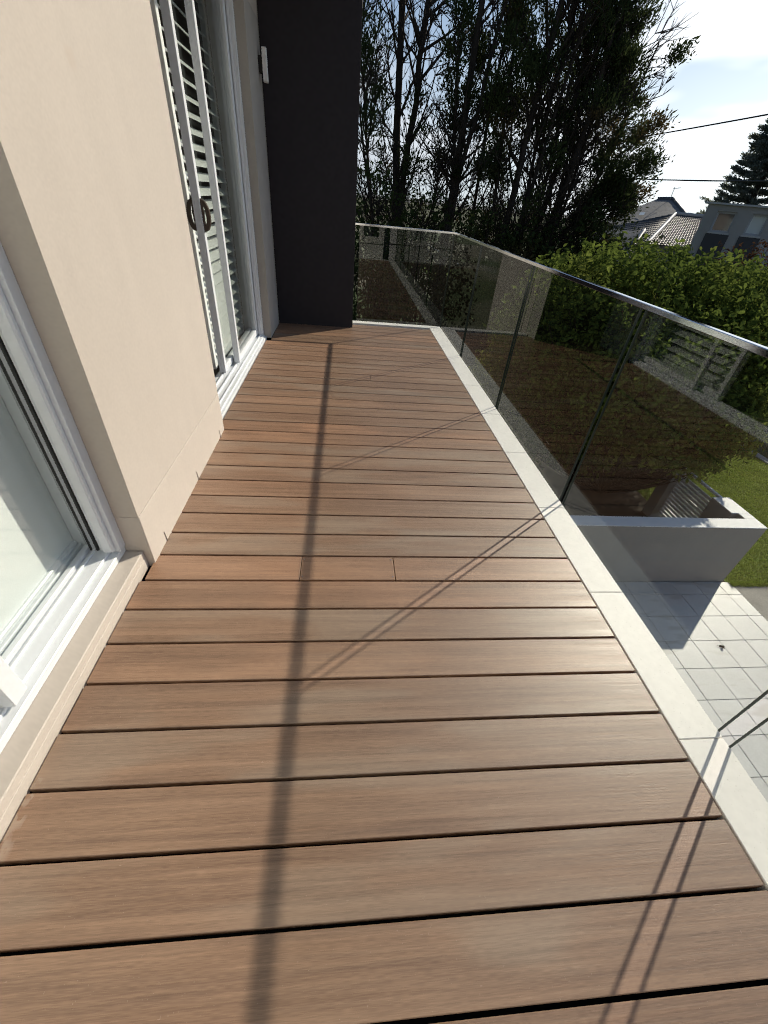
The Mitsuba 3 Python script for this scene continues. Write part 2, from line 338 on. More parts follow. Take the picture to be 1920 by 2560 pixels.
# rooms behind the openings
put(h + '__room', join([box(-4.2, -4.1, -0.9, 5.2, -.1, 3.0), box(-4.1, -1.05, -0.9, -0.8, -.1, 3.0), box(-4.1, -1.05, 5.1, 5.2, -.1, 3.0), box(-4.1, -1.05, 2.0, 2.08, -.1, 2.6),
                        box(-4.1, -1.002, -0.8, 5.1, -.2, -.04), box(-4.1, -1.002, -0.8, 5.1, 2.62, 2.72)]), 'm_room')
put(h + '__added_eave', box(-1.0, 0.12, -1.3, 7.6, 2.76, 2.98, .006), 'm_pale_wall')  # unseen overhang, added to block sky light from the wall and jambs
# near window: plinth, stepped white sill, jamb frame, stile, glass
quick(h + '__window_ledge', box(-0.95, -0.775, -0.62, 1.247, -0.02, 0.068, 0.003), 'm_plinth', label='beige rendered ledge under the near sliding window')
quick(h + '__window_ledge', box(-0.95, -0.7725, -0.62, 1.247, -0.018, 0.036, 0.0015), 'm_plinth')
wn = h + '__sliding_window'
put(wn + '__sill', join([box(-1.0, -0.838, -0.62, 1.247, 0.069, 0.098, .002), box(-1.0, -0.868, -0.62, 1.247, 0.098, 0.110, .0015), box(-0.958, -0.937, -0.62, 1.247, 0.110, 0.128, .001), box(-0.925, -0.917, -0.62, 1.247, 0.110, 0.119, .001), box(-1.0, -.972, -.62, 1.247, .110, .126, .001)]), 'm_white')
put(wn + '__jamb', join([box(-0.905, -0.832, 1.207, 1.248, 0.099, 2.295, .002), box(-1.0, -0.905, 1.225, 1.248, 0.099, 2.295, .002), box(-.885, -.845, 1.185, 1.2075, .111, 2.295, .006)]), 'm_white')
put(wn + '__track_seal', box(-0.934, -0.927, 1.2, 1.225, 0.111, 2.295), 'm_rubber'); put(wn + '__track_seal', box(-.9125, -.9062, 1.2, 1.225, .111, 2.295), 'm_rubber')
put(wn + '__channel', join([box(-.9268, -.9128, 1.203, 1.2248, .111, 2.295), box(-.952, -.9343, 1.215, 1.2248, .111, 2.295)]), 'm_grey_alu')
put(wn + '__stile', join([box(-0.952, -0.842, 0.600, 0.655, 0.111, 2.295, .003), box(-0.955, -0.935, -0.62, 1.205, 2.20, 2.295, .002)]), 'm_white')
put(wn + '__pane', sheet_x(-0.947, -0.62, 1.222, 0.128, 2.2), 'm_glass')
# far sliding door
dn = h + '__sliding_door'
DY0, DY1 = 2.442, 4.518
put(dn + '__sill', join([box(-1.0, -0.795, DY0, DY1, -0.02, 0.018, .002), box(-1.0, -0.815, DY0, DY1, .018, .030, .0015), box(-.952, -.944, DY0, DY1, .03, .044, .001), box(-.900, -.892, DY0, DY1, .03, .044, .001), box(-.852, -.845, DY0, DY1, .03, .040, .001)]), 'm_white')
put(dn + '__jamb', join([box(-1.0, -0.82, DY1 - .04, DY1, .03, 2.29, .002), box(-.862, -.850, DY1 - .056, DY1 - .04, .03, 2.29, .002), box(-.93, -.91, DY1 - .056, DY1 - .04, .03, 2.29, .002)]), 'm_white')
put(dn + '__jamb', box(-1.0, -0.82, DY0, DY0 + .03, .03, 2.29, .002), 'm_white')
put(dn + '__stile', box(-0.968, -0.922, 3.305, 3.352, .046, 2.25, .002), 'm_white', label='white leading stile of the inner door leaf with the bronze lock')
put(dn + '__stile', box(-0.912, -0.868, 3.565, 3.612, .046, 2.25, .002), 'm_white')
put(dn + '__stile', box(-0.912, -0.868, 4.40, 4.46, .046, 2.25, .002), 'm_white')
put(dn + '__rail', box(-0.964, -0.926, 3.354, 4.45, .046, .10, .002), 'm_white'); put(dn + '__rail', box(-0.908, -0.872, 3.614, 4.398, .046, .10, .002), 'm_white')
put(dn + '__pane', sheet_x(-0.945, 3.35, 4.45, 0.10, 2.25), 'm_glass')
put(dn + '__pane', sheet_x(-0.890, 3.61, 4.40, 0.10, 2.25), 'm_glass')
def handle(sign, x):
    zz = np.linspace(-0.088, 0.088, 17); q = np.clip(1 - (zz / .088) ** 2, 0, 1) ** .5
    outer = np.stack([x + sign * (.004 + .044 * q), zz + 1.06], -1); inner = np.stack([x + sign * (.004 + .022 * q), zz * .72 + 1.06], -1)
    from shapely.geometry import Polygon
    ring = Polygon([(x, 1.06 - .09)] + [tuple(o) for o in outer] + [(x, 1.06 + .09)]).buffer(0)
    hole = Polygon([(x + sign * .008, 1.06 - .062)] + [tuple(o) for o in inner] + [(x + sign * .008, 1.06 + .062)]).buffer(0)
    g = ring.difference(hole.buffer(-.0015)); g = max(getattr(g, 'geoms', [g]), key=lambda k: k.area)
    m = trimesh.creation.extrude_polygon(g, .026, engine='earcut'); v = m.vertices.copy(); m.vertices = np.stack([v[:, 0], 3.314 + v[:, 2], v[:, 1]], -1); m.fix_normals(); return m
put(dn + '__handle', handle(1, -0.9215), 'm_bronze', 40, label='dark bronze outer pull handle')
put(dn + '__handle', handle(-1, -0.9685), 'm_bronze', 40, label='dark bronze inner pull handle')
put(dn + '__lock', trimesh.creation.cylinder(.008, .006, sections=14, transform=trimesh.transformations.translation_matrix([-.945, 3.303, .05]) @ trimesh.transformations.rotation_matrix(math.pi / 2, [1, 0, 0])), 'm_steel')

# blind behind the near window
bl = thing('roller_blind', 'plain white blind hanging behind the near sliding window', 'blind')
yy = np.linspace(-0.75, 1.222, 60); zz = np.linspace(0.12, 2.25, 16)
Y, Z = np.meshgrid(yy, zz, indexing='ij'); X = -0.992 + 0.003 * np.sin(Y * 5) + 0.002 * np.sin(Z * 3 + Y * 9)
v = np.stack([X.ravel(), Y.ravel(), Z.ravel()], -1); n2 = len(zz)
i, j = np.meshgrid(np.arange(len(yy) - 1), np.arange(n2 - 1), indexing='ij'); a = i * n2 + j
f = np.vstack([np.stack([a, a + n2, a + n2 + 1], -1).reshape(-1, 3), np.stack([a, a + n2 + 1, a + 1], -1).reshape(-1, 3)])
put(bl + '__fabric', (v, f), 'm_blind', True)
put(bl + '__bottom_bar', box(-1.002, -.982, -0.75, 1.222, 0.1265, 0.146, .004), 'm_white')

# louvre shutter behind the far door
ls = thing('louvre_shutter', 'white louvre shutter with tilted blades behind the far sliding door', 'shutter')
put(ls + '__stile', box(-1.050, -1.012, 3.372, 3.420, 0.05, 2.25, .002), 'm_louvre')
put(ls + '__stile', box(-1.050, -1.012, 4.452, 4.498, 0.05, 2.25, .002), 'm_louvre')
put(ls + '__rail', box(-1.046, -1.016, 3.422, 4.45, 0.05, 0.12, .002), 'm_louvre'); put(ls + '__rail', box(-1.046, -1.016, 3.422, 4.45, 2.19, 2.25, .002), 'm_louvre')
an = np.linspace(0, 2 * np.pi, 15)[:-1]
prof = np.stack([0.044 * np.cos(an), 0.0055 * np.sin(an)], -1)
ti = math.radians(-34); R2 = np.array([[math.cos(ti), -math.sin(ti)], [math.sin(ti), math.cos(ti)]])
for k in range(26):
    z = 0.158 + 0.0785 * k
    pp = prof @ R2.T + [-1.030, z]
    quick(ls + '__louvre', prism_y(pp, 3.423, 4.449), 'm_louvre', 40)

# privacy blade at the end of the deck: dark face, pale render behind
bw = thing('blade_wall', 'tall blade wall at the end of the deck with a charcoal face', 'wall')
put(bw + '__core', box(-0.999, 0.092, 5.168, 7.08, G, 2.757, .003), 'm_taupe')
put(bw + '__cladding', box(-0.748, 0.094, 5.150, 5.166, -0.02, 2.757, .0015), 'm_clad', label='charcoal cladding facing the deck')
wl = thing('wall_lamp', 'small white wall lamp high on the wall beside the charcoal blade', 'lamp')
put(wl + '__body', box(-0.715, -0.680, 4.98, 5.04, 1.93, 2.13, .002), 'm_wall_white')
put(wl + '__bracket', box(-0.7485, -0.715, 4.985, 5.035, 1.98, 2.08, .002), 'm_black')
for i, y in enumerate((1.387, 1.864, 2.338)):
    q = thing('deck_clip', ('nearest', 'middle', 'farthest')[i] + ' of the three small grey pins standing between wall and deck', 'clip', None)
    v, f = tube([[-.7445, y, -.01], [-.744, y - .003, .022], [-.745, y - .006, .052]], [.0018, .0016, .0012], 6)
    v2, f2 = tube([[-.7445, y, -.008], [-.738, y + .004, .004], [-.735, y + .007, .012]], [.0015, .0013, .001], 6)
    put(q + '__pin', (v, f), 'm_steel'); put(q + '__prong', (v2, f2), 'm_steel')

# white end wall and panelled neighbour behind the camera (seen mirrored in the end glass)
ew = thing('end_wall', 'white rendered wall closing the deck behind the viewer, mirrored in the end glass', 'wall')
put(ew + '__wall', join([box(-1.0, 0.42, -1.14, -0.88, -0.3, 3.1), box(0.42, 0.80, -1.14, -0.88, -0.3, 0.45), box(0.80, 0.92, -1.14, -0.88, -0.3, 3.1), box(0.42, 0.8, -1.14, -0.88, 1.9, 3.1)]), 'm_wall_white')
put(ew + '__window', box(0.422, 0.798, -1.04, -1.02, 0.452, 1.898), 'm_pane')
put(ew + '__joint', box(-1.0, 0.921, -0.881, -0.8785, 0.300, 0.316), 'm_rubber')
nh = thing('panelled_house', 'white panelled neighbouring house behind the viewer, mirrored in the end glass', 'house')
put(nh + '__base', box(1.4, 9, -12, -6.06, G, -0.55), 'm_dark_wall')
xs = [1.5, 2.04, 2.45, 3.0, 3.7, 4.4, 5.1, 5.8, 6.5]
zs = [-0.55, -0.06, 1.15, 2.4, 3.4]
for a in range(len(xs) - 1):
    for c in range(len(zs) - 1):
        quick(nh + '__panel', box(xs[a] + .02, xs[a + 1] - .02, -6.06, -6.0, zs[c] + .02, zs[c + 1] - .02, .003), 'm_wall_white')
put(nh + '__backing', box(1.45, 6.55, -12, -6.062, -0.55, 3.4), 'm_dark_wall')

# ================================================================ PLANTER ENCLOSURE BELOW
pl = thing('garden_wall', 'low white topped garden wall with slatted side panel below the balcony', 'wall')
ZP = -2.0
put(pl + '__front_wall', box(1.6, 6.0, 4.0, 4.205, G - .05, ZP - .012, .004), 'm_planter')
put(pl + '__front_cap', box(1.6, 6.0, 3.996, 4.209, ZP - .0118, ZP, .003), 'm_wall_white')
put(pl + '__pier', join([box(5.715, 6.0, 4.34, 4.74, G - .05, ZP - .012, .003), box(5.825, 6.0, 4.2092, 4.3398, G - .05, ZP - .012, .002)]), 'm_planter')
put(pl + '__pier_cap', join([box(5.712, 6.003, 4.3402, 4.743, ZP - .0117, ZP - .0004, .003), box(5.822, 6.003, 4.2094, 4.3399, ZP - .0117, ZP - .0004, .002)]), 'm_wall_white')
put(pl + '__pier', box(5.745, 6.0, 5.60, 5.82, G - .05, ZP - .012, .003), 'm_planter')
put(pl + '__pier_cap', box(5.742, 6.003, 5.597, 5.823, ZP - .0117, ZP, .003), 'm_wall_white')
put(pl + '__top_rail', box(5.862, 5.905, 4.745, 5.596, ZP - .045, ZP - .005, .003), 'm_wall_white')
for k in range(13):
    z = ZP - 0.125 - 0.066 * k
    quick(pl + '__slat', box(5.872, 5.894, 4.744, 5.597, z - .049, z, .001), 'm_wall_white')

for i, (x, y, w) in enumerate(((5.06, 2.83, .4), (5.02, 1.52, .9))):
    q = thing('fallen_leaf', ('dark curled dead leaf lying on the pale tiles near the shadow tip', 'small dead leaf on the pale tiles nearest the right edge of the view')[i], 'leaf')
    u = np.linspace(0, 6.28, 13)[:-1]; rad = (.035, .022)[i] * (1 + .45 * np.cos(3 * u + i)); 
    vv = np.vstack([[[x, y, G + .012]], np.stack([x + rad * np.cos(u + w), y + .7 * rad * np.sin(u + w), G + .006 + .022 * np.abs(np.sin(u + w))], -1)])
    put(q + '__blade', (vv, np.array([[0, 1 + k, 1 + (k + 1) % 12] for k in range(12)])), 'm_bark')
    v, f = tube([[x, y, G + .012], [x - .03, y + .02, G + .02], [x - .06, y + .03, G + .012]], .0025, 5); put(q + '__stalk', (v, f), 'm_bark')

# ================================================================ SHRUBS
def leaves(rng, cen, nor, size, wide=0.5, fold=0.25):
    """obovate folded leaves: 6 triangles... kept to 4."""
    n = len(cen); size = np.broadcast_to(size, (n,))[:, None]
    nor = nor / (np.linalg.norm(nor, axis=1, keepdims=True) + 1e-9)
    d = rng.normal(size=(n, 3)); d -= nor * (d * nor).sum(1, keepdims=True); d /= np.linalg.norm(d, axis=1, keepdims=True) + 1e-9
    s = np.cross(nor, d)
    A = cen; B = cen + d * size * .45 + nor * size * .05; C = cen + d * size
    L1 = cen + d * size * .55 + s * size * wide * .5 + nor * size * fold * .5; R1 = cen + d * size * .55 - s * size * wide * .5 + nor * size * fold * .5
    L2 = cen + d * size * .9 + s * size * wide * .33 + nor * size * fold * .25; R2_ = cen + d * size * .9 - s * size * wide * .33 + nor * size * fold * .25
    v = np.stack([A, L1, L2, C, R2_, R1, B], 1).reshape(-1, 3)
    base = np.arange(n)[:, None] * 7
    t = np.array([[0, 6, 1], [1, 6, 2], [2, 6, 3], [3, 6, 4], [4, 6, 5], [5, 6, 0]])
    return v, (base[:, None, :] + t[None]).reshape(-1, 3)
def shrub(key, label, cat, lobes, n, size, m, seed, stem_base=None, group=None, shell=0.55, wide=0.5):
    r = np.random.default_rng(seed); t = thing(key, label, cat, group)
    vol = np.array([l[3] * l[4] * l[5] for l in lobes]) ** (2 / 3); vol /= vol.sum()
    cs, ns = [], []
    so = Soup()
    for l, wgt in zip(lobes, vol):
        k = int(n * wgt); c = np.array(l[:3]); ra = np.array(l[3:6])
        # leaf clusters on twig tips: rosettes of leaves
        nt = max(3, k // 9)
        u = r.normal(size=(nt, 3)); u /= np.linalg.norm(u, axis=1, keepdims=True)
        bump_ = 0.80 + 0.36 * meshkit.fbm(u * 2.6 + seed, 3, seed)
        rad = bump_ * (1 - (1 - shell) * r.random(nt) ** 1.7)
        tip = c + u * ra * rad[:, None]
        axis = u / ra; axis /= np.linalg.norm(axis, axis=1, keepdims=True); axis = axis + [0, 0, .55] + r.normal(0, .3, (nt, 3)); axis /= np.linalg.norm(axis, axis=1, keepdims=True)
        m_ = 9
        cen = np.repeat(tip, m_, 0) + r.normal(0, .6, (nt * m_, 3)) * np.repeat(np.broadcast_to(size, (nt,)), m_)[:, None]
        nor = np.repeat(axis, m_, 0) + r.normal(0, .75, (nt * m_, 3))
        cs.append(cen); ns.append(nor)
        if stem_base is not None:
            pick = r.choice(nt, min(nt, 46), replace=False)
            for q in pick:
                b0 = np.array(stem_base); e = tip[q]; mid = (b0 * .45 + e * .55) + [0, 0, -.15] + r.normal(0, .12, 3)
                ts = np.linspace(0, 1, 7)[:, None]; pts = (1 - ts) ** 2 * b0 + 2 * ts * (1 - ts) * mid + ts ** 2 * e
                so.add(*tube(pts, np.linspace(.022, .004, 7), 5))
    cen, nor = np.vstack(cs), np.vstack(ns)
    ok = cen[:, 2] > G + .02; cen, nor = cen[ok], nor[ok]
    put(t + '__foliage', leaves(r, cen, nor, size * r.uniform(.65, 1.25, len(cen)), wide), m, True); labels[t + '__foliage'] = {'kind': 'stuff'}
    if so.n: put(t + '__stems', so.mesh(), 'm_bark', True)
    return t
shrub('broad_leaf_shrub', 'large glossy green broad leaf shrub with sunlit top behind the glass', 'shrub',
      [(5.3, 6.95, -0.62, 2.4, 1.8, 1.64), (3.95, 7.1, -0.45, 1.5, 1.2, 1.45), (4.9, 7.3, -0.3, 1.8, 1.3, 1.32), (6.5, 7.1, -0.3, 1.5, 1.1, 1.34), (5.3, 5.6, -1.1, 1.0, .75, .7), (5.95, 5.7, -1.0, .7, .5, .45), (7.5, 6.2, -1.0, .5, .3, .28), (6.9, 6.1, -.6, .6, .4, .4), (4.4, 6.3, -1.6, 1.4, .9, .9), (5.1, 5.15, -1.3, .85, .5, .5), (4.3, 5.7, -.85, .9, .6, .75), (3.4, 6.6, -.6, .9, .7, 1.0), (6.15, 5.5, -1.25, .5, .4, .4), (3.9, 7.8, -1.4, 1.4, 1.1, 1.3), (8.0, 8.4, -.3, 1.0, .9, 1.15)],
      84000, 0.094, 'm_shrubleaf', 21, (5.2, 6.4, G))
shrub('red_shrub', 'reddish brown shrub behind the right end of the green shrub', 'shrub', [(9.6, 10.6, 0.1, 1.3, 1.0, 1.0), (10.4, 10.2, -.4, 1.0, 1.0, 1.2)], 5000, 0.09, 'm_redleaf', 22, (9.8, 10.5, G))
und = [(0.5, 11.0, -0.6, 1.2, .9, 2.3, 'dark green shrub at the foot of the trees beside the charcoal blade'), (2.0, 11.6, -0.7, 1.2, .9, 2.2, 'dark green shrub under the two-stemmed bare tree'), (3.4, 11.9, -0.8, 1.2, .9, 2.1, 'olive shrub between the first and second tree trunks'),
       (4.8, 12.3, -0.7, 1.2, 1.0, 2.1, 'dark shrub under the dense tree left of centre'), (6.2, 12.1, -.6, 1.3, 1.0, 2.1, 'dark shrub below the densest tree'), (7.5, 12.6, -.8, 1.2, 1.0, 2.1, 'brownish shrub at the right foot of the tree row'),
       (3.9, 15.2, -.4, 1.6, 1.0, 2.2, 'shrub seen low between the trunks behind the second tree'), (7.2, 15.4, -.4, 1.7, 1.0, 2.1, 'shrub seen low between the trunks behind the right tree'), (1.2, 15.5, -.3, 1.6, 1.0, 2.2, 'shrub seen low behind the bare tree')]
for i, u in enumerate(und):
    shrub('shrub', u[6], 'shrub', [u[:6], (u[0] + .5, u[1] - .3, u[2] - .5, .8, .7, 1.5)], 5200, 0.11, 'm_darkleaf', 40 + i, (u[0], u[1], G), shell=.4)

# ================================================================ TREES
def tubes3(P, R, sides=3):
    """many short tubes at once: P (n, 3 points, 3), R (3 radii)."""
    P = np.asarray(P, float); n, k, _ = P.shape
    t = P[:, -1] - P[:, 0]; t /= np.linalg.norm(t, axis=1, keepdims=True) + 1e-9
    a = np.cross(t, [0.31, 0.17, 0.93]); a /= np.linalg.norm(a, axis=1, keepdims=True) + 1e-9; b_ = np.cross(t, a)
    an = np.arange(sides) * 2 * np.pi / sides
    ring = np.cos(an)[None, :, None] * a[:, None] + np.sin(an)[None, :, None] * b_[:, None]
    v = (P[:, :, None] + np.asarray(R)[None, :, None, None] * ring[:, None]).reshape(-1, 3)
    i, j = np.meshgrid(np.arange(k - 1), np.arange(sides), indexing='ij'); j2 = (j + 1) % sides
    q = np.stack([i * sides + j, i * sides + j2, (i + 1) * sides + j2, (i + 1) * sides + j], -1).reshape(-1, 4)
    f = np.vstack([q[:, [0, 1, 2]], q[:, [0, 2, 3]]])
    return v, (np.arange(n)[:, None, None] * k * sides + f[None]).reshape(-1, 3)
def turn(d, ang, az):
    a = np.cross(d, [0.13, 0.21, 0.97]); a /= np.linalg.norm(a, axis=1, keepdims=True) + 1e-9; c = np.cross(d, a)
    o = d * np.cos(ang)[:, None] + (a * np.cos(az)[:, None] + c * np.sin(az)[:, None]) * np.sin(ang)[:, None]
    return o / (np.linalg.norm(o, axis=1, keepdims=True) + 1e-9)
def conifer(key, label, base, leaders, seed, prob, nbr=22, blen=(1.0, 2.2), leaf_n=34, sweep=0.35, twigs=9):
    """leaders: (lean x, lean y at the top, height, radius, start z, offset). prob(z, x): share of branches that carry a clump of foliage."""
    r = np.random.default_rng(seed); t = thing(key, label, 'tree')
    tr, br = Soup(), Soup(); tips, tdir = [], []
    for (lx, ly, hgt, rad, z0, ox) in leaders:
        n = 14; s_ = np.linspace(0, 1, n)
        w = np.cumsum(r.normal(0, .035, (n, 2)), 0); w -= w[0]
        pts = np.stack([base[0] + ox + lx * s_ ** 1.3 + w[:, 0], base[1] + ly * s_ ** 1.3 + w[:, 1], z0 + (hgt - z0) * s_], -1)
        rr = rad * .72 * (1 - .80 * s_) + .008
        if z0 < G + .1: rr[0] *= 1.5
        tr.add(*tube(pts, rr, 8))
        u = np.sort(r.uniform(.18, .99, nbr)); i = np.minimum((u * (n - 1)).astype(int), n - 2); fr = (u * (n - 1) - i)[:, None]
        p0 = pts[i] * (1 - fr) + pts[i + 1] * fr; d0 = pts[i + 1] - pts[i]; d0 /= np.linalg.norm(d0, axis=1, keepdims=True)
        L = r.uniform(*blen, nbr) * (1.1 - .5 * u); d = turn(d0, np.radians(r.uniform(26, 68, nbr)), r.uniform(0, 2 * np.pi, nbr))
        m = 7; Q = np.zeros((nbr, m, 3)); Q[:, 0] = p0; dd = d.copy()
        for c in range(1, m):
            dd = dd + [0, 0, sweep * .22] + r.normal(0, .10, (nbr, 3)); dd /= np.linalg.norm(dd, axis=1, keepdims=True); Q[:, c] = Q[:, c - 1] + dd * (L / (m - 1))[:, None]
        for b_ in range(nbr): br.add(*tube(Q[b_], np.linspace(min(rr[i[b_]] * .55, .015 + .012 * L[b_]), .006, m), 5))
        L_ = L; has = r.random(nbr) < np.array([prob(e[2], e[0]) for e in Q[:, -1]])
        # side twigs and their forks
        k = twigs; bi = np.repeat(np.arange(nbr), k); j = r.integers(1, m, nbr * k); tp = Q[bi, j]; bd = Q[bi, j] - Q[bi, j - 1]; bd /= np.linalg.norm(bd, axis=1, keepdims=True)
        N = len(bi); td = turn(bd, np.radians(r.uniform(18, 60, N)), r.uniform(0, 6.28, N)); TL = (L[bi] * r.uniform(.18, .46, N))[:, None]
        e1 = tp + td * TL * .5 + r.normal(0, .03, (N, 3)); td2 = td + [0, 0, .3] + r.normal(0, .2, (N, 3)); td2 /= np.linalg.norm(td2, axis=1, keepdims=True); e2 = e1 + td2 * TL * .5
        br.add(*tubes3(np.stack([tp, e1, e2], 1), [.012, .009, .005]))
        for _ in range(2):
            td3 = turn(td2, np.radians(r.uniform(20, 55, N)), r.uniform(0, 6.28, N)); e3 = e1 + td3 * TL * r.uniform(.25, .5, (N, 1))
            br.add(*tubes3(np.stack([e1, (e1 + e3) / 2 + r.normal(0, .01, (N, 3)), e3], 1), [.008, .006, .0035]))
            ok = has[bi] & (j >= 4) & (r.random(N) < .9); tips.append(e3[ok]); tdir.append(td3[ok])
        ok = has[bi] & (j >= 4); tips.append(e2[ok]); tdir.append(td2[ok])
        tips.append(Q[has, -1]); tdir.append(dd[has])
    put(t + '__trunk', tr.mesh(), 'm_bark', True); put(t + '__branches', br.mesh(), 'm_bark', True); labels[t + '__branches'] = {'kind': 'stuff'}
    c = np.vstack(tips); d = np.vstack(tdir); k = leaf_n
    if len(c):
        cc = np.repeat(c, k, 0) + r.normal(0, 1, (len(c) * k, 3)) * [.095, .095, .08]
        dd = np.repeat(d, k, 0) * .7 + r.normal(0, .55, (len(c) * k, 3)) + [0, 0, .25]; dd /= np.linalg.norm(dd, axis=1, keepdims=True)
        sd = np.cross(dd, r.normal(size=dd.shape)); sd /= np.linalg.norm(sd, axis=1, keepdims=True) + 1e-9
        Ls = r.uniform(.06, .14, (len(cc), 1)); W_ = r.uniform(.011, .022, (len(cc), 1))
        v = np.stack([cc, cc + dd * Ls * .45 + sd * W_, cc + dd * Ls, cc + dd * Ls * .45 - sd * W_], 1).reshape(-1, 3)
        q = np.arange(len(cc))[:, None] * 4
        put(t + '__crown', (v, np.vstack([q + [0, 1, 2], q + [0, 2, 3]])), 'm_conifer'); labels[t + '__crown'] = {'kind': 'stuff'}
    return t
def bare_top(z, x): return .24 if z < 2.0 else (.40 if z < 3.8 and x < .9 else .01)
def clumpy(z, x): return .34 if z > 1.0 else .36
def dense_top(z, x): return .46 if z > 3.0 else (.24 if z > 2.0 else (.09 if z > .5 else .45))
def feather(z, x): return .8 if x > 6.5 or z > 3.0 else .14
conifer('conifer_tree', 'nearly bare tall tree with twin stems beside the charcoal blade', (1.30, 13.4), [(-.35, 0, 9.0, .17, G, 0), (.55, .3, 9.0, .11, .4, .02), (-.9, .2, 5.0, .07, G, -.3), (-1.2, -.2, 4.4, .06, G, -.1), (.9, -.2, 2.4, .05, G, .1)], 101, bare_top, nbr=42, blen=(.8, 2.2), sweep=.5, leaf_n=20)
conifer('conifer_tree', 'slender tree with scattered dark foliage clumps next to the bare tree', (2.60, 12.9), [(.25, .2, 9.0, .16, G, 0), (.9, 0, 7.5, .075, 0.2, .05), (-.4, .3, 5.2, .06, .3, 0)], 102, clumpy, nbr=24, blen=(.9, 2.0), sweep=.4)
conifer('conifer_tree', 'thin young tree between the second and the dense tree', (3.55, 14.2), [(.3, 0, 7.8, .08, G, 0)], 103, clumpy, nbr=24, blen=(.9, 1.8))
conifer('conifer_tree', 'dense many-stemmed evergreen tree left of centre of the row', (4.20, 13.2), [(.1, 0, 9.2, .15, G, 0), (-.9, .3, 8.2, .07, G, -.2), (.9, -.3, 8.6, .08, G, .2), (.4, .5, 8.8, .07, G, .35)], 104, dense_top, nbr=27, blen=(1.2, 2.7), sweep=.62)
conifer('conifer_tree', 'dense many-stemmed evergreen tree in the middle of the row', (5.15, 13.6), [(.3, 0, 9.0, .14, G, 0), (1.0, .2, 8.4, .08, G, .25), (-.4, -.3, 8.6, .07, G, -.2), (.8, -.5, 7.2, .06, G, .1)], 105, dense_top, nbr=27, blen=(1.2, 2.7), sweep=.62)
conifer('conifer_tree', 'rightmost evergreen tree leaning right with feathery outer branches', (5.45, 13.2), [(.3, 0, 7.6, .13, G, 0), (.7, .3, 6.6, .08, G, .2), (1.1, -.2, 4.4, .06, G, .3), (1.5, .1, 1.9, .045, G, .3), (1.2, .2, 3.2, .045, G, .2), (.5, .5, 7.6, .06, G, -.1)], 106, feather, nbr=28, blen=(.9, 1.9), sweep=.4)
conifer('conifer_tree', 'tall thin stemmed tree standing behind the dense trees', (6.6, 17.0), [(.1, 0, 9.0, .12, G, 0), (-.8, .3, 8.2, .07, G, -.2)], 107, dense_top, nbr=26, blen=(1.1, 2.4), sweep=.5)

def norfolk(base, hgt, half, seed):
    r = np.random.default_rng(seed); t = thing('norfolk_pine', 'tall tiered pine with level branches behind the grey flat roofed house', 'tree')
    v, f = tube([[base[0], base[1], G], [base[0] + .1, base[1], hgt]], [.45, .06], 8); put(t + '__trunk', (v, f), 'm_bark', True)
    br = Soup(); cs, ds = [], []
    z = G + 3.2
    while z < hgt - .5:
        u = (hgt - z) / (hgt - G); R = half * min(1, u * 1.25) ** .85 + .25
        n = 7; a0 = r.uniform(0, 6.28)
        for k in range(n):
            a = a0 + k * 2 * np.pi / n + r.normal(0, .12); L = R * r.uniform(.8, 1.1)
            s = np.linspace(0, 1, 7); pts = np.stack([base[0] + np.cos(a) * L * s, base[1] + np.sin(a) * L * s, z + .12 * L * (s ** 2) - .16 * L * s * (1 - s) + r.normal(0, .05) * s], -1)
            br.add(*tube(pts, np.linspace(.05, .015, 7), 4))
            for j in range(26):
                q = r.uniform(.22, 1) ; p = np.array([np.interp(q, s, pts[:, c]) for c in range(3)])
                side = np.array([-np.sin(a), np.cos(a), 0]) * r.normal(0, .30) * (1 - .5 * q)
                cs.append(p + side); ds.append(np.array([np.cos(a), np.sin(a), .45]) + side)
        z += .62 - .12 * (1 - u)
    put(t + '__branches', br.mesh(), 'm_bark', True)
    c, d = np.array(cs), np.array(ds); k = 16
    cc = np.repeat(c, k, 0) + r.normal(0, 1, (len(c) * k, 3)) * [.13, .13, .07]; dd = np.repeat(d, k, 0) + r.normal(0, .35, (len(c) * k, 3)); dd /= np.linalg.norm(dd, axis=1, keepdims=True)
    sd = np.cross(dd, r.normal(size=dd.shape)); sd /= np.linalg.norm(sd, axis=1, keepdims=True); L = r.uniform(.2, .4, (len(cc), 1)); W = L * .16
    v = np.stack([cc, cc + dd * L * .5 + sd * W, cc + dd * L, cc + dd * L * .5 - sd * W], 1).reshape(-1, 3); b_ = np.arange(len(cc))[:, None] * 4
    put(t + '__crown', (v, np.vstack([b_ + [0, 1, 2], b_ + [0, 2, 3]])), 'm_hazed_pine'); labels[t + '__crown'] = {'kind': 'stuff'}
norfolk((35.5, 43.0), 11.5, 4.0, 9)

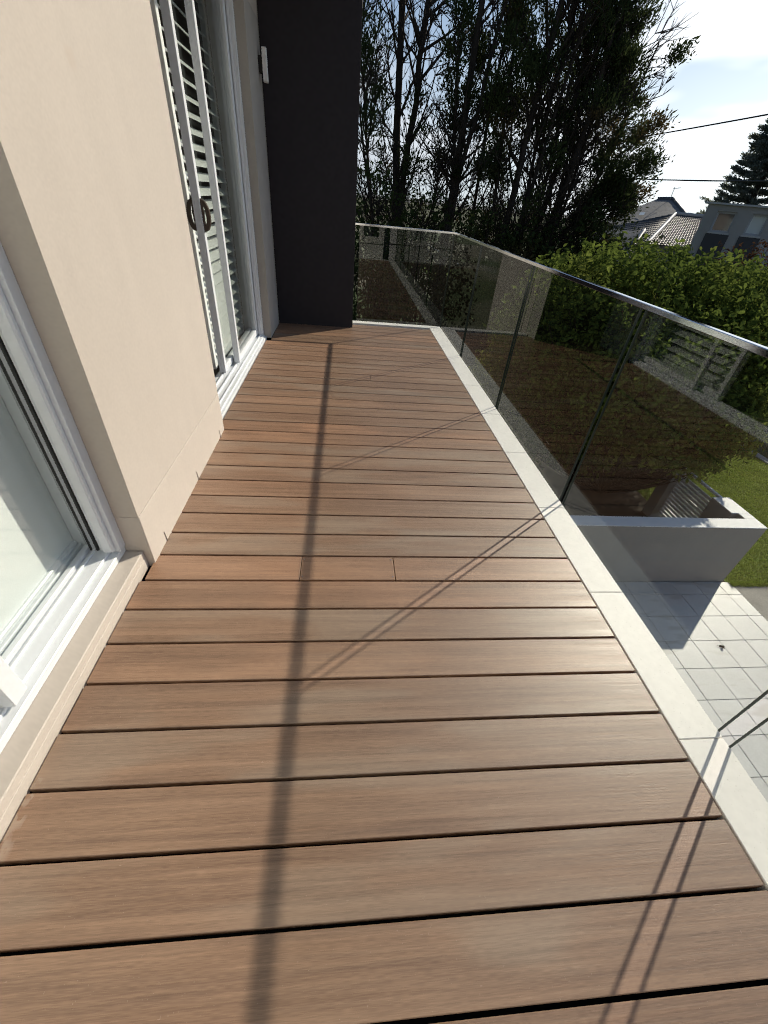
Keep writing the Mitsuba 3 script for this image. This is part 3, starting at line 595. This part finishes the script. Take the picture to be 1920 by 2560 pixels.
# ================================================================ NEIGHBOURING HOUSES
def poly(pts): 
    p = np.array(pts, float); n = len(p)
    return p, np.array([[0, i, i + 1] for i in range(1, n - 1)])
def polar(az, dist, z): return np.array([math.sin(math.radians(az)) * dist, math.cos(math.radians(az)) * dist, z])
def tiled_slope(eL, eR, rR, rL, rows, cols, hgt=0.035):
    """a roof slope of curved tiles laid in overlapping courses."""
    eL, eR, rR, rL = (np.asarray(a, float) for a in (eL, eR, rR, rL)); S = Soup()
    nrm = np.cross(eR - eL, rL - eL); nrm /= np.linalg.norm(nrm)
    per = 6; prof = hgt * np.abs(np.sin(np.linspace(0, math.pi, per + 1)))
    for r_ in range(rows):
        a, b2 = r_ / rows, (r_ + 1.12) / rows
        u = np.linspace(0, 1, cols * per + 1); w = np.tile(prof[:-1], cols); w = np.append(w, prof[0])
        lo = (eL * (1 - a) + rL * a)[None] * (1 - u[:, None]) + (eR * (1 - a) + rR * a)[None] * u[:, None] + nrm * (w[:, None] + .03)
        b2 = min(b2, 1.0); hi = (eL * (1 - b2) + rL * b2)[None] * (1 - u[:, None]) + (eR * (1 - b2) + rR * b2)[None] * u[:, None] + nrm * (w[:, None] + .004)
        fr = lo - nrm * .03; n = len(u); v = np.vstack([lo, hi, fr]); i = np.arange(n - 1)
        S.add(v, np.vstack([np.stack([i, i + 1, n + i + 1], -1), np.stack([i, n + i + 1, n + i], -1), np.stack([2 * n + i, 2 * n + i + 1, i + 1], -1), np.stack([2 * n + i, i + 1, i], -1)]))
    return S.mesh()
def capline(a, b2, r=.11): return tube(np.linspace(a, b2, 12), np.tile([r, r * .86], 6), 6)
# far dark hip roofed house
fh = thing('hip_roof_house', 'dark hip roofed house far behind, with a small aerial on its ridge', 'house')
A1, A2 = polar(32.0, 38, 2.55), polar(33.3, 38, 2.62)
E1, E2 = polar(27.6, 34, 1.0), polar(36.9, 34, 1.05); B1, B2 = polar(27.6, 43, 1.0), polar(36.9, 43, 1.05)
put(fh + '__roof', (np.vstack([E1, E2, A2, A1, B1, B2]), np.array([[0, 1, 2], [0, 2, 3], [0, 3, 4], [1, 5, 2], [4, 3, 2], [4, 2, 5]])), 'm_roof_dark')
put(fh + '__ridge_cap', capline(A1, A2, .12), 'm_roof_dark', True); put(fh + '__hip_cap', capline(A2, E2, .10), 'm_roof_dark', True)
def wallbox(a, b2, depth, z0, z1):
    a, b2 = np.array(a[:2]), np.array(b2[:2]); d = (b2 - a); nrm = np.array([-d[1], d[0]]) / np.linalg.norm(d); c, e = b2 + nrm * depth, a + nrm * depth
    v = np.array([[*q, z] for z in (z0, z1) for q in (a, b2, c, e)]); 
    return v, np.array([[0, 1, 5], [0, 5, 4], [1, 2, 6], [1, 6, 5], [2, 3, 7], [2, 7, 6], [3, 0, 4], [3, 4, 7], [4, 5, 6], [4, 6, 7], [0, 2, 1], [0, 3, 2]])
put(fh + '__wall', wallbox(polar(28.2, 34.6, 0), polar(36.4, 34.6, 0), 7.6, G, 1.0), 'm_pale_wall')
v, f = tube([polar(33.1, 37.9, 2.5), polar(33.1, 37.9, 3.2)], .02, 5); v2, f2 = tube([polar(33.0, 37.7, 3.1), polar(33.6, 38.2, 3.2)], .015, 5)
q = Soup(); q.add(v, f); q.add(v2, f2); put(fh + '__aerial', q.mesh(), 'm_steel')
put(fh + '__skylight', poly([polar(30.9, 35.2, 1.55) + [0, 0, .06], polar(31.35, 35.2, 1.58) + [0, 0, .06], polar(31.4, 35.5, 1.72) + [0, 0, .06], polar(30.95, 35.5, 1.69) + [0, 0, .06]]), 'm_curtain')
# nearer house with glossy tiled roof
th = thing('tiled_house', 'house with sun glinting off its ribbed tile roof left of the grey house', 'house')
eL, eR = np.array([15.0, 23.4, 0.42]), np.array([21.5, 22.4, 0.42]); rL, rR = np.array([17.9, 26.5, 1.74]), np.array([22.0, 25.8, 1.74])
k = put(th + '__roof_tiles', tiled_slope(eL, eR, rR, rL, 20, 44, .028), 'm_roof_glazed', 30); labels[k] = {'label': 'ribbed tiles of the glinting slope', 'kind': 'stuff'}
wL = np.array([14.2, 29.2, 0.42])
k = put(th + '__roof_tiles', tiled_slope(wL, eL, rL, rL + [-.02, .05, 0], 16, 22, .03), 'm_roof_glazed', 30); labels[k] = {'label': 'dark shaded left slope of the tile roof', 'kind': 'stuff'}
put(th + '__back_slope', poly([rL, rR, [22.5, 29.5, .42], wL]), 'm_roof_dark')
put(th + '__ridge_cap', capline(rL + [0, 0, .05], rR + [0, 0, .05]), 'm_ridge', True); put(th + '__hip_cap', capline(eL + [0, 0, .06], rL + [0, 0, .05]), 'm_ridge', True)
put(th + '__wall', join([trimesh.Trimesh(*wallbox((15.5, 23.8), (21.4, 22.9), 5.0, G, .40), process=False)]), 'm_pale_wall')
gh = thing('garage_roof_house', 'low dark roofed house with a bright tiled ridge partly behind the trees', 'house')
g1, g2, g3 = polar(31.9, 24, .95), polar(31.2, 22, .05), polar(27.5, 25, .9)
put(gh + '__roof', (np.vstack([g1, g2, polar(26.5, 22.5, .05), g3, polar(32.6, 25.5, .05)]), np.array([[1, 0, 2], [2, 0, 3], [1, 4, 0]])), 'm_roof_dark')
put(gh + '__hip_cap', capline(g2 + [0, 0, .05], g1 + [0, 0, .05], .10), 'm_ridge', True)
put(gh + '__wall', wallbox(polar(26.8, 22.8, 0), polar(31.4, 22.6, 0), 3, G, .05), 'm_pale_wall')

# grey flat roofed house
bh = thing('grey_house', 'grey rendered flat roofed house with two upper windows at the right', 'house')
c0, c1 = polar(36.45, 21.5, 0), polar(58.0, 22.5, 0)
ax = (c1 - c0); LEN = np.linalg.norm(ax); ax /= LEN; nm = np.array([ax[1], -ax[0], 0]); nm = nm if nm @ c0 < 0 else -nm
def fb(s0, s1, z0, z1, d0, d1):
    """box on the facade: s along it, d outwards."""
    P = [c0 + ax * s + nm * d for s, d in ((s0, d0), (s1, d0), (s1, d1), (s0, d1))]
    v = np.array([[p[0], p[1], z] for z in (z0, z1) for p in P]); m = trimesh.Trimesh(v, [[0, 2, 1], [0, 3, 2], [4, 5, 6], [4, 6, 7], [0, 1, 5], [0, 5, 4], [1, 2, 6], [1, 6, 5], [2, 3, 7], [2, 7, 6], [3, 0, 4], [3, 4, 7]]); m.fix_normals(); return m
def win_az(a): 
    # s where the facade meets this azimuth
    d = np.array([math.sin(math.radians(a)), math.cos(math.radians(a))]); M = np.array([[ax[0], -d[0]], [ax[1], -d[1]]]); return np.linalg.solve(M, -c0[:2])[0]
W = [(win_az(37.45), win_az(39.05)), (win_az(40.2), win_az(41.55)), (win_az(42.6), win_az(43.9))]
ZT2, zb, zt = 1.98, 1.20, 1.80
cuts = [0.0] + [s for w in W for s in w] + [LEN]
seg = []
for i in range(0, len(cuts), 2): seg.append(fb(cuts[i], cuts[i + 1], G, ZT2, -.25, 0))
for a, b2 in W: seg += [fb(a, b2, G, zb, -.25, 0), fb(a, b2, zt, ZT2, -.25, 0)]
seg += [fb(0, LEN, G, ZT2 - .1, -8, -.252)]
for m in seg: quick(bh + '__wall', m, 'm_grey_wall')
put(bh + '__parapet_cap', fb(-.12, LEN + .1, ZT2, ZT2 + .05, -.4, .10), 'm_pale_wall')
for i, (a, b2) in enumerate(W):
    k = quick(bh + '__window', join([fb(a, a + .06, zb, zt, -.2, -.12), fb(b2 - .06, b2, zb, zt, -.2, -.12), fb(a + .06, b2 - .06, zt - .06, zt, -.2, -.12), fb(a + .06, b2 - .06, zb, zb + .06, -.2, -.12)]), 'm_grey_alu')
    put(k + '__pane', fb(a + .06, b2 - .06, zb + .06, zt - .06, -.19, -.18), 'm_pane' if i == 0 else 'm_curtain')
    put(k + '__sill', fb(a - .03, b2 + .03, zb - .05, zb - .002, -.1, .04), 'm_pale_wall')
for a, b2 in W[:2]: put(bh + '__spandrel', fb(a - .06, b2 + .06, -1.6, zb - .055, .002, .03), 'm_dark_wall')

# ================================================================ OVERHEAD LINES
def wire(key, label, pts, r, m, sag=0.0):
    t = np.linspace(0, 1, 60)[:, None]; a, b2 = np.array(pts[0], float), np.array(pts[1], float); p = a * (1 - t) + b2 * t; p[:, 2] -= sag * 4 * (t * (1 - t))[:, 0]
    k = numbered(key); scene[k] = mikit.ply(tube(p, r, 6), m, True); labels[k] = {'label': label, 'category': 'wire'}
wire('power_line', 'upper black overhead power line rising to the right edge of the sky', [(11, -14, 4.2), (11, 34, 4.0)], .019, 'm_wire', .32)
wire('power_line', 'lower black overhead power line crossing level above the roofs', [(11, -14, 3.0), (11.2, 34, 3.4)], .019, 'm_wire', .85)
wire('service_cable', 'thin pale cable in front of the tile roofed house', [polar(31.8, 13, .86), polar(37.8, 13, .30) + [0, 0, -.25]], .008, 'm_cable', .02)
wire('service_cable', 'thin pale cable sagging across the grey house front', [polar(37.8, 13, .36), polar(45, 11, .42)], .008, 'm_cable', .12)
